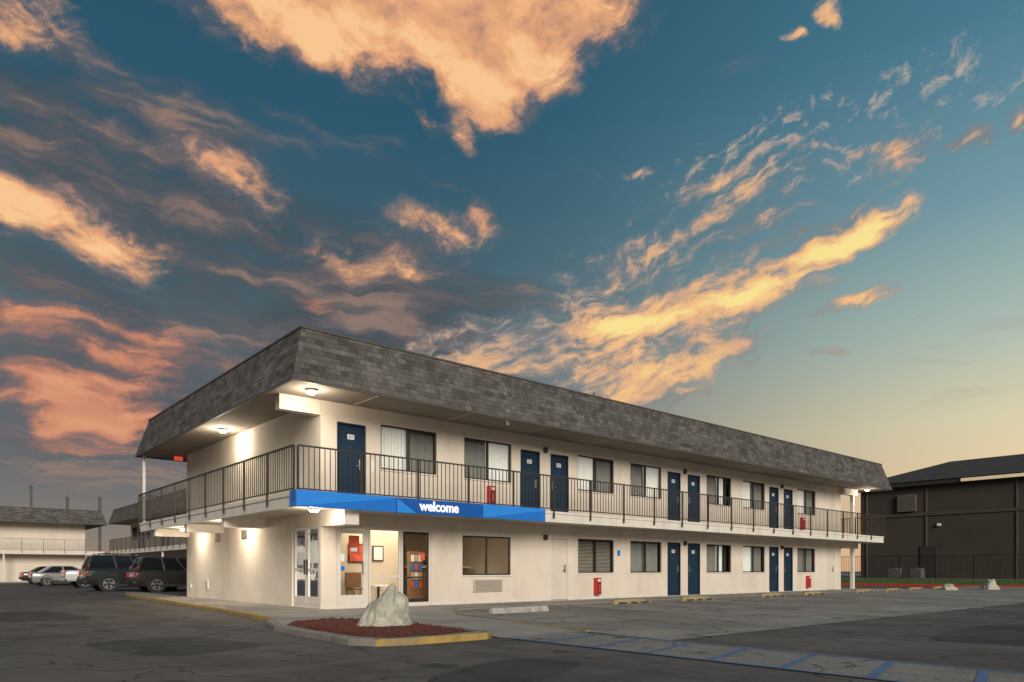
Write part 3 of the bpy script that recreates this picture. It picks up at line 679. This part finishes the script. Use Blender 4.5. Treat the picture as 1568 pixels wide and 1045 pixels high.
# ================================================================== VEHICLES
TIRE=mat('tyre',(.02,.02,.02),.85,.1,10); RIM=mat('rim',(.45,.45,.46),.35,.05,5,metal=.8)
CGL=mat('car_glass',(.012,.014,.016),.06,.0,3,spec=.7); TAIL=mat('tail_lamp',(.45,.015,.01),.2,.05,5,emit=(1,.03,.02),estr=.08)
TRIMB=mat('car_trim_black',(.02,.02,.02),.6,.05,5); PLATE=mat('licence_plate',(.6,.6,.58),.5,.1,8); CHR=mat('chrome',(.6,.6,.6),.2,0,3,metal=1)
HEAD=mat('head_lamp',(.6,.6,.6),.15,0,3)
def vehicle(name,loc,rz,paint,body,gh,wheels,R=.37,hw=.93,rack=False,kind='suv',wheelwhite=False):
    e=empty(name,loc,rz)
    mb=MB(); K=None
    for (x,zl,zb,sc) in body:
        w_=hw*sc; h=zb-zl
        ring=[(-w_*.90,zl),(-w_*.99,zl+.18*h),(-w_,zl+.55*h),(-w_*.985,zl+.85*h),(-w_*.90,zb-.01),(-w_*.5,zb+.015),(w_*.5,zb+.015),(w_*.90,zb-.01),(w_*.985,zl+.85*h),(w_,zl+.55*h),(w_*.99,zl+.18*h),(w_*.90,zl)]
        mb.v+=[(x,y,z) for y,z in ring]; K=len(ring)
    for i in range(len(body)-1):
        for j in range(K): mb.f.append((i*K+j,i*K+(j+1)%K,(i+1)*K+(j+1)%K,(i+1)*K+j))
    mb.f.append(tuple(range(K))[::-1]); mb.f.append(tuple((len(body)-1)*K+j for j in range(K)))
    mb.obj('body',paint,e,.02,True)
    xb0,xb1,xr0,xr1,zb,zr=gh
    wb=hw*.88; wr=hw*.74
    c=[(xb0,-wb,zb),(xb1,-wb,zb),(xb1,wb,zb),(xb0,wb,zb),(xr0,-wr,zr),(xr1,-wr,zr),(xr1,wr,zr),(xr0,wr,zr)]
    g=MB(); g.v=c[:]; g.f=[(0,3,2,1),(4,5,6,7),(0,1,5,4),(1,2,6,5),(2,3,7,6),(3,0,4,7)]; g.obj('windows',CGL,e,.02)
    rf=MB(); zt=zr+.06
    rf.v=[(xr0-.06,-wr-.02,zr-.03),(xr1+.05,-wr-.02,zr-.03),(xr1+.05,wr+.02,zr-.03),(xr0-.06,wr+.02,zr-.03),(xr0+.08,-wr+.1,zt),(xr1-.15,-wr+.1,zt),(xr1-.15,wr-.1,zt),(xr0+.08,wr-.1,zt)]
    rf.f=[(0,3,2,1),(4,5,6,7),(0,1,5,4),(1,2,6,5),(2,3,7,6),(3,0,4,7)]; rf.obj('roof',paint,e,.03,True)
    pl=MB()
    for s_ in (0,1):
        y0=-wb if s_==0 else wb; y1=-wr if s_==0 else wr
        pl.strut((xb0,y0,zb-.02),(xr0,y1,zr),.13,.08); pl.strut((xb1,y0,zb-.02),(xr1,y1,zr),.08,.08)
        ts=(.36,.64) if kind=='suv' else ((.5,) if kind=='car' else (.5,))
        for t in ts:
            pl.strut((xb0+(xb1-xb0)*t,y0,zb-.02),(xr0+(xr1-xr0)*t,y1,zr),.09,.05)
    pl.obj('pillars',paint,e,.01)
    ty=MB(); rm=MB(); ar=MB(); wl=MB()
    for x in wheels:
        for s_ in (-1,1):
            yc=s_*(hw-.12)
            ty.cyl((x,yc,R),R,.24,'y',32)
            wl.cyl((x,s_*(hw-.18),R+.04),R*1.18,.33,'y',32)
            yy=s_*(hw+.004)
            rm.cyl((x,yy,R),R*.22,.02,'y',20)
            for k in range(24):
                a0=2*math.pi*k/24;a1=2*math.pi*(k+1)/24;ra=R*.62;rb=R*.70
                rm.quad((x+ra*math.cos(a0),yy,R+ra*math.sin(a0)),(x+rb*math.cos(a0),yy,R+rb*math.sin(a0)),(x+rb*math.cos(a1),yy,R+rb*math.sin(a1)),(x+ra*math.cos(a1),yy,R+ra*math.sin(a1)))
            for k in range(5):
                a=k*2*math.pi/5+.3
                rm.strut((x,yy,R),(x+R*.64*math.cos(a),yy,R+R*.64*math.sin(a)),.02,.075)
            for k in range(14):
                a0=math.pi*k/14;a1=math.pi*(k+1)/14;ra=R*1.14;rb=R*1.27
                ar.quad((x+ra*math.cos(a0),yy,R+.04+ra*math.sin(a0)),(x+rb*math.cos(a0),yy,R+.04+rb*math.sin(a0)),(x+rb*math.cos(a1),yy,R+.04+rb*math.sin(a1)),(x+ra*math.cos(a1),yy,R+.04+ra*math.sin(a1)))
    ty.obj('tyres',TIRE,e,.02); rm.obj('rims',RIM,e); ar.obj('arch_trim',TRIMB,e); wl.obj('wheel_wells',TRIMB,e)
    xr=body[0][0]; xf=body[-1][0]; zbr=body[0][2]
    t=MB()
    for s_ in (-1,1):
        t.box(xr-.03,xr+.16,s_*hw*.70,s_*hw*.93,zbr-.24,zbr+.0)
        if kind=='suv': t.box(xb0-.0,xb0+.10,s_*hw*.80,s_*hw*.90,zb-.02,zb+.22)
    t.obj('tail_lamps',TAIL,e,.015)
    t=MB(); t.box(xr-.09,xr+.1,-hw*.92,hw*.92,.42,.62); t.box(xf-.1,xf+.05,-hw*.85,hw*.85,.35,.52); t.obj('bumpers',TRIMB if kind!='truck' else CHR,e,.04)
    t=MB(); t.box(xr-.04,xr-.015,-.17,.17,.78,.93); t.obj('licence_plate',PLATE,e)
    t=MB(); t.box(xr-.045,xr-.01,-.4,.4,.98,1.01); t.obj('trim_strip',CHR,e)
    t=MB()
    for s_ in (-1,1):
        t.box(xf-.15,xf+.02,s_*hw*.6,s_*hw*.9,.72,.86)
    t.obj('head_lamps',HEAD,e,.02)
    t=MB()
    for s_ in (-1,1):
        t.box(xb1-.35,xb1-.15,s_*(hw+.0),s_*(hw+.20),zb+.0,zb+.16)
        for xx in (-.35,.55): t.box(xx-.1,xx+.1,s_*(hw*.985),s_*(hw+.025),zb-.18,zb-.14)
    t.obj('mirrors_handles',paint,e,.02)
    t=MB()
    for s_ in (-1,1): t.box(body[0][0]+.8,body[-1][0]-.9,s_*(hw*.96),s_*(hw+.005),.28,.40)
    t.obj('sill_trim',TRIMB,e,.01)
    if rack:
        t=MB()
        for s_ in (-1,1):
            t.box(xr0+.2,xr1-.2,s_*(wr-.08),s_*(wr-.04),zt+.05,zt+.09)
            for xx in (xr0+.22,(xr0+xr1)/2,xr1-.25): t.box(xx,xx+.05,s_*(wr-.08),s_*(wr-.04),zt-.03,zt+.05)
        for xx in (xr0+.6,xr1-.6): t.box(xx,xx+.05,-wr+.06,wr-.06,zt+.09,zt+.12)
        t.obj('roof_rack',TRIMB,e)
    return e
def paint(n,c,metal=.3): return mat(n,c,.28,.03,2,metal=metal,coat=.6)
suvb=[(-2.42,.50,.98,.90),(-2.36,.34,1.10,.97),(-1.9,.28,1.14,1),(-.8,.26,1.13,1),(.9,.26,1.10,1),(1.7,.28,1.06,.99),(2.2,.32,.98,.95),(2.38,.42,.80,.86)]
vehicle('suv',(2.45,22.3,GZ),0,paint('paint_brown',(.040,.033,.030)),suvb,(-2.30,1.25,-2.0,.35,1.10,1.74),(-1.45,1.42),.38,.95,False)
suvc=[(a*1.05,b+.04,c+.1,d) for a,b,c,d in suvb]
vehicle('suv',(1.0,25.6,GZ),0,paint('paint_graphite',(.026,.034,.038)),suvc,(-2.42,1.3,-2.15,.45,1.2,1.86),(-1.5,1.5),.40,.99,True)
trb=[(-2.9,.55,1.10,.95),(-2.85,.45,1.12,.98),(-1.0,.42,1.12,1),(0,.42,1.12,1),(1.3,.42,1.12,1),(2.4,.45,1.05,.97),(2.75,.5,.9,.9)]
tr=vehicle('pickup_truck',(1.7,34.0,GZ),0,paint('paint_white',(.62,.62,.62),0),trb,(-.95,1.35,-.75,.7,1.1,1.80),(-1.85,1.75),.40,.98,False,'truck')
m=MB(); m.box(-2.8,-1.05,-.8,.8,1.118,1.16); m.obj('bed_liner',TRIMB,tr)
carb=[(-2.25,.45,.92,.9),(-2.15,.3,.98,.97),(-1.2,.22,.96,1),(.9,.22,.93,1),(1.7,.25,.84,.98),(2.2,.35,.68,.88)]
vehicle('parked_car',(.9,47.2,GZ),0,paint('paint_silver',(.42,.42,.43)),carb,(-1.75,1.15,-1.05,.3,.94,1.38),(-1.35,1.35),.32,.88,False,'car')
vehicle('parked_car',(.6,50.4,GZ),0,paint('paint_dark',(.04,.04,.05)),carb,(-1.75,1.15,-1.05,.3,.94,1.38),(-1.35,1.35),.32,.88,False,'car')
vehicle('parked_car',(.3,42.6,GZ),0,paint('paint_grey',(.35,.34,.33)),carb,(-1.75,1.15,-1.05,.3,.94,1.38),(-1.35,1.35),.32,.88,False,'car')

# ================================================================== CAMERA
cam=bpy.data.cameras.new('camera'); co=bpy.data.objects.new('camera',cam); COL.objects.link(co)
co.location=(-8.60,-17.14,1.0)
yaw=math.atan2(.757,.653)-math.pi/2
co.rotation_euler=(math.radians(90),0,yaw)
cam.sensor_width=36; cam.lens=24.73; cam.shift_y=.2242; cam.clip_end=3000; cam.clip_start=.1
scene.camera=co

# ================================================================== SUN
dv=Vector((.45,1,-.40)).normalized()
sd=bpy.data.lights.new('sun','SUN'); sd.energy=3.0; sd.angle=math.radians(24); sd.color=(1,.90,.78)
so=bpy.data.objects.new('sun',sd); COL.objects.link(so); so.rotation_euler=dv.to_track_quat('-Z','Y').to_euler()
sun_el=math.asin(-dv.z); sun_az=math.atan2(-dv.x,-dv.y)

# ================================================================== WORLD (sky + clouds, fixed to world directions)
wd=bpy.data.worlds.new('World'); scene.world=wd; wd.use_nodes=True
nt=wd.node_tree; N=nt.nodes; L=nt.links; N.clear()
def lk(v,s):
    if isinstance(v,(int,float)): s.default_value=v
    elif isinstance(v,tuple): s.default_value=v if len(v)!=3 or s.type=='VECTOR' else v+(1,)
    else: L.new(v,s)
def MA(op,a,b=0,c=0,clamp=False):
    n=N.new('ShaderNodeMath'); n.operation=op; n.use_clamp=clamp; lk(a,n.inputs[0]); lk(b,n.inputs[1])
    if op in('MULTIPLY_ADD','SMOOTH_MAX'): lk(c,n.inputs[2])
    return n.outputs[0]
def SS(x,a,b,lo=0.,hi=1.):
    n=N.new('ShaderNodeMapRange'); n.interpolation_type='SMOOTHSTEP'; lk(x,n.inputs[0]); n.inputs[1].default_value=a; n.inputs[2].default_value=b; n.inputs[3].default_value=lo; n.inputs[4].default_value=hi; return n.outputs[0]
def MIX(f,a,b,mode='MIX'):
    n=N.new('ShaderNodeMix'); n.data_type='RGBA'; n.blend_type=mode; lk(f,n.inputs[0]); lk(a,n.inputs[6]); lk(b,n.inputs[7]); return n.outputs[2]
def RAMP(x,st):
    n=N.new('ShaderNodeValToRGB'); cr=n.color_ramp
    while len(cr.elements)<len(st): cr.elements.new(.5)
    for e_,(p,c) in zip(cr.elements,st): e_.position=p; e_.color=c+(1,)
    lk(x,n.inputs[0]); return n.outputs[0]
tc=N.new('ShaderNodeTexCoord'); sp=N.new('ShaderNodeSeparateXYZ'); L.new(tc.outputs['Generated'],sp.inputs[0])
dx,dy,dz=sp.outputs
s_=MA('MULTIPLY_ADD',dx,.757,MA('MULTIPLY',dy,-.653)); f_=MA('MULTIPLY_ADD',dx,.653,MA('MULTIPLY',dy,.757))
A=MA('ARCTAN2',s_,f_); E=MA('ARCSINE',dz)
def comb(a,b,c=0.):
    n=N.new('ShaderNodeCombineXYZ'); lk(a,n.inputs[0]); lk(b,n.inputs[1]); lk(c,n.inputs[2]); return n.outputs[0]
def VM(op,a,b=None,c=None):
    n=N.new('ShaderNodeVectorMath'); n.operation=op; lk(a,n.inputs[0])
    if b is not None: lk(b,n.inputs[1])
    if c is not None: lk(c,n.inputs[2])
    return n.outputs['Value'] if op=='LENGTH' else n.outputs[0]
def NOI(v,s,d=6,r=.55,col=False,dist=0.):
    n=N.new('ShaderNodeTexNoise'); n.noise_dimensions='2D'; n.inputs['Scale'].default_value=s; n.inputs['Detail'].default_value=d; n.inputs['Roughness'].default_value=r; n.inputs['Distortion'].default_value=dist; L.new(v,n.inputs['Vector'])
    return n.outputs['Color'] if col else n.outputs['Fac']
def TEX(v,rot,sc,loc=(0,0,0)):
    n=N.new('ShaderNodeMapping'); n.vector_type='TEXTURE'; L.new(v,n.inputs[0]); n.inputs['Rotation'].default_value=(0,0,math.radians(rot)); n.inputs['Scale'].default_value=sc; n.inputs['Location'].default_value=loc; return n.outputs[0]
P=comb(A,E)
wc=NOI(P,5,3,.6,True); w1=VM('SUBTRACT',wc,(.5,.5,.5)); Pw=VM('MULTIPLY_ADD',w1,(.10,.06,0.),P)
wc2=NOI(P,24,3,.6,True); w2=VM('SUBTRACT',wc2,(.5,.5,.5)); Pw=VM('MULTIPLY_ADD',w2,(.020,.012,0.),Pw)
def chart(x,y):
    u=(x-784)/1077; v=(874-y)/1077; return math.atan(u),math.atan(v/math.sqrt(1+u*u))
def blobs(lst):
    acc=None
    for (x1,y1,x2,y2,wdt,amp) in lst:
        a1,e1=chart(x1,y1); a2,e2=chart(x2,y2); l=math.hypot(a2-a1,e2-e1)/2; ww=wdt/1077*.92
        n=N.new('ShaderNodeMapping'); n.vector_type='TEXTURE'; L.new(Pw,n.inputs[0])
        n.inputs['Location'].default_value=((a1+a2)/2,(e1+e2)/2,0); n.inputs['Rotation'].default_value=(0,0,math.atan2(e2-e1,a2-a1)); n.inputs['Scale'].default_value=(l+ww*.9,ww*1.4,1)
        v=MA('MULTIPLY_ADD',VM('LENGTH',n.outputs[0]),-amp,amp); v=MA('MAXIMUM',v,0.)
        acc=v if acc is None else MA('ADD',acc,v)
    return acc
Ps=TEX(Pw,-14,(1,.42,1),(1.3,.4,0))
n1=NOI(Ps,5,8,.60)
n1o=NOI(VM('ADD',Ps,(.02,-.10,0.)),5,8,.60)
relief=MA('SUBTRACT',n1,n1o)
nst=NOI(TEX(Pw,15,(1,.18,1),(.7,2.1,0)),5.5,8,.64)
nfr=NOI(TEX(Pw,20,(1,.5,1)),34,5,.65)
nv=NOI(TEX(Pw,-4,(1,.17,1),(3.3,1.2,0)),3.6,9,.60)
# base sky
El=MA('DIVIDE',E,.75,clamp=True)
right=RAMP(El,[(0,(.90,.50,.25)),(.12,(.88,.62,.35)),(.24,(.74,.66,.42)),(.38,(.42,.52,.45)),(.56,(.18,.33,.38)),(.78,(.07,.20,.28)),(1,(.035,.14,.21))])
left=RAMP(El,[(0,(.30,.20,.145)),(.08,(.18,.155,.14)),(.20,(.115,.122,.128)),(.38,(.10,.138,.153)),(.55,(.05,.112,.145)),(.75,(.022,.090,.140)),(1,(.013,.066,.112))])
sky=MIX(SS(MA('ABSOLUTE',MA('SUBTRACT',A,.85)),.05,1.0,1.,0.),left,right)
veil=blobs([(-150,150,220,130,190,.85),(-100,440,450,440,200,1.15),(350,400,760,460,120,1.1),(-100,640,450,660,120,.8),(400,540,760,560,80,1.1),(600,480,920,420,80,.6),(430,340,660,270,70,.4),(240,200,420,300,80,.4)])
va=SS(MA('ADD',veil,MA('MULTIPLY_ADD',nv,2.6,-1.55)),.0,1.25,0,.92)
vcol=RAMP(MA('ADD',SS(nv,.34,.72),MA('MULTIPLY',relief,.5)),[(0,(.042,.054,.063)),(.4,(.075,.077,.084)),(.72,(.125,.105,.102)),(1,(.30,.19,.14))])
sky=MIX(va,sky,vcol)
# red / salmon bank lower left
red=blobs([(-80,478,135,492,44,1.0),(130,525,330,560,50,.75),(40,570,340,592,50,.85),(-80,600,180,625,44,.95),(60,640,260,655,36,1.0),(0,668,225,648,24,.9),(420,455,530,470,22,.6),(200,440,330,475,30,.4),(330,560,480,590,30,.5)])
rr=MA('ADD',red,MA('MULTIPLY_ADD',nv,4.4,-2.35)); rr=MA('ADD',rr,MA('MULTIPLY_ADD',nfr,.7,-.35))
ra=MA('MULTIPLY',SS(rr,-.05,1.25,0,.88),SS(red,.0,.45))
sky=MIX(ra,sky,RAMP(MA('ADD',MA('MULTIPLY_ADD',relief,1.0,.02),SS(rr,.0,1.8,0,.86)),[(0,(.17,.11,.10)),(.28,(.34,.155,.115)),(.6,(.62,.235,.125)),(1,(.82,.36,.17))]))
# soft peach clouds
pe=blobs([(-60,5,130,30,44,1.2),(110,80,200,120,24,.5),(185,180,330,255,36,1.15),(270,235,412,305,42,1.45),(-40,285,60,305,46,1.2),(30,325,250,385,46,1.25),
 (240,-10,420,30,56,1.0),(380,30,640,60,58,1.2),(600,40,860,35,84,1.5),(700,80,850,110,54,1.3),(830,5,995,12,48,1.4),(715,150,775,180,24,1.1),(250,-70,900,-70,90,1.2),
 (630,188,700,205,14,1.0),(705,185,742,222,18,1.2),(560,350,780,345,38,.85),(735,305,782,337,16,.9),(510,400,730,402,30,.75),(400,330,560,410,38,.35),(400,75,560,100,34,.4)])
pv=MA('ADD',pe,MA('MULTIPLY_ADD',n1,2.5,-1.47))
pv=MA('ADD',pv,MA('MULTIPLY_ADD',nfr,.9,-.45))
pv=MA('ADD',pv,MA('MULTIPLY_ADD',nst,1.4,-.70))
pa=MA('MULTIPLY',SS(pv,-.15,1.15),SS(pe,.0,.45))
pc=RAMP(MA('ADD',MA('ADD',MA('MULTIPLY_ADD',relief,1.9,.05),MA('MULTIPLY_ADD',nfr,.3,-.15)),SS(pv,-.1,1.7,0,.74)),[(.05,(.17,.135,.135)),(.26,(.36,.22,.165)),(.5,(.66,.33,.18)),(.75,(.86,.43,.20)),(1,(.98,.58,.28))])
sky=MIX(MA('MULTIPLY',pa,.95),sky,pc)
# scattered fragments, upper right
fg=blobs([(1130,230,1580,90,75,1.0),(940,280,1300,230,50,.7)])
fa=SS(MA('ADD',MA('MULTIPLY',SS(fg,.0,.7),.9),MA('ADD',MA('MULTIPLY_ADD',nfr,3.2,-1.65),MA('MULTIPLY_ADD',nst,1.8,-1.65))),.05,.95)
sky=MIX(MA('MULTIPLY',fa,MA('MULTIPLY',SS(fg,0.,.3),.5)),sky,(.78,.54,.38))
# right-hand streaky arm
ridge=blobs([(840,505,1100,472,18,1.2),(1060,472,1240,422,18,1.2),(1200,418,1402,296,20,1.3)])
ra1=blobs([(830,500,1120,465,36,.9),(1020,480,1260,410,42,.95),(1150,430,1330,350,44,.9),(1250,370,1405,296,32,1.0),(620,530,920,530,46,1.1),(560,550,800,570,30,.7),(820,570,1130,545,56,1.25),(860,605,1075,605,30,1.1),(1040,540,1180,515,38,.9),
 (880,440,1220,345,80,.60),(1050,310,1210,280,50,.38),(1290,235,1425,220,24,1.15),(1190,240,1290,232,20,.5),(1440,215,1502,206,13,1.3),(1515,190,1558,184,9,1.2),
 (1240,478,1395,438,11,1.1),(925,270,990,272,9,1.1),(1250,545,1335,538,6,.9),(1262,15,1312,3,14,1.0),(1275,38,1312,30,8,1.0),(1195,55,1245,57,6,.8),(780,480,1000,400,50,.45)])
rv=MA('ADD',ra1,MA('MULTIPLY_ADD',nst,3.2,-1.70)); rv=MA('ADD',rv,MA('MULTIPLY_ADD',nfr,2.1,-1.15))
rv=MA('ADD',rv,MA('MULTIPLY',ridge,.5))
raa=MA('MULTIPLY',SS(rv,-.2,1.0),SS(ra1,.0,.4))
rc=RAMP(MA('ADD',MA('MULTIPLY',ridge,.5),MA('ADD',SS(rv,-.1,1.8,0,.66),MA('MULTIPLY',relief,.9))),[(.0,(.22,.21,.21)),(.2,(.42,.31,.24)),(.42,(.72,.41,.22)),(.66,(.92,.53,.22)),(.98,(1.0,.78,.28))])
sky=MIX(MA('MULTIPLY',raa,.93),sky,rc)
ns=N.new('ShaderNodeTexSky'); ns.sky_type='NISHITA'; ns.sun_disc=False; ns.sun_elevation=sun_el; ns.sun_rotation=sun_az; ns.altitude=1200
sky=MIX(1.0,sky,MIX(1.0,ns.outputs[0],(.004,.004,.004),'MULTIPLY'),'ADD')
bg=N.new('ShaderNodeBackground'); L.new(sky,bg.inputs[0]); bg.inputs[1].default_value=1.0
wo=N.new('ShaderNodeOutputWorld'); L.new(bg.outputs[0],wo.inputs[0])
try: wd.cycles.sampling_method='NONE'
except Exception: pass
scene.view_settings.view_transform='Standard'; scene.view_settings.look='None'; scene.view_settings.exposure=0
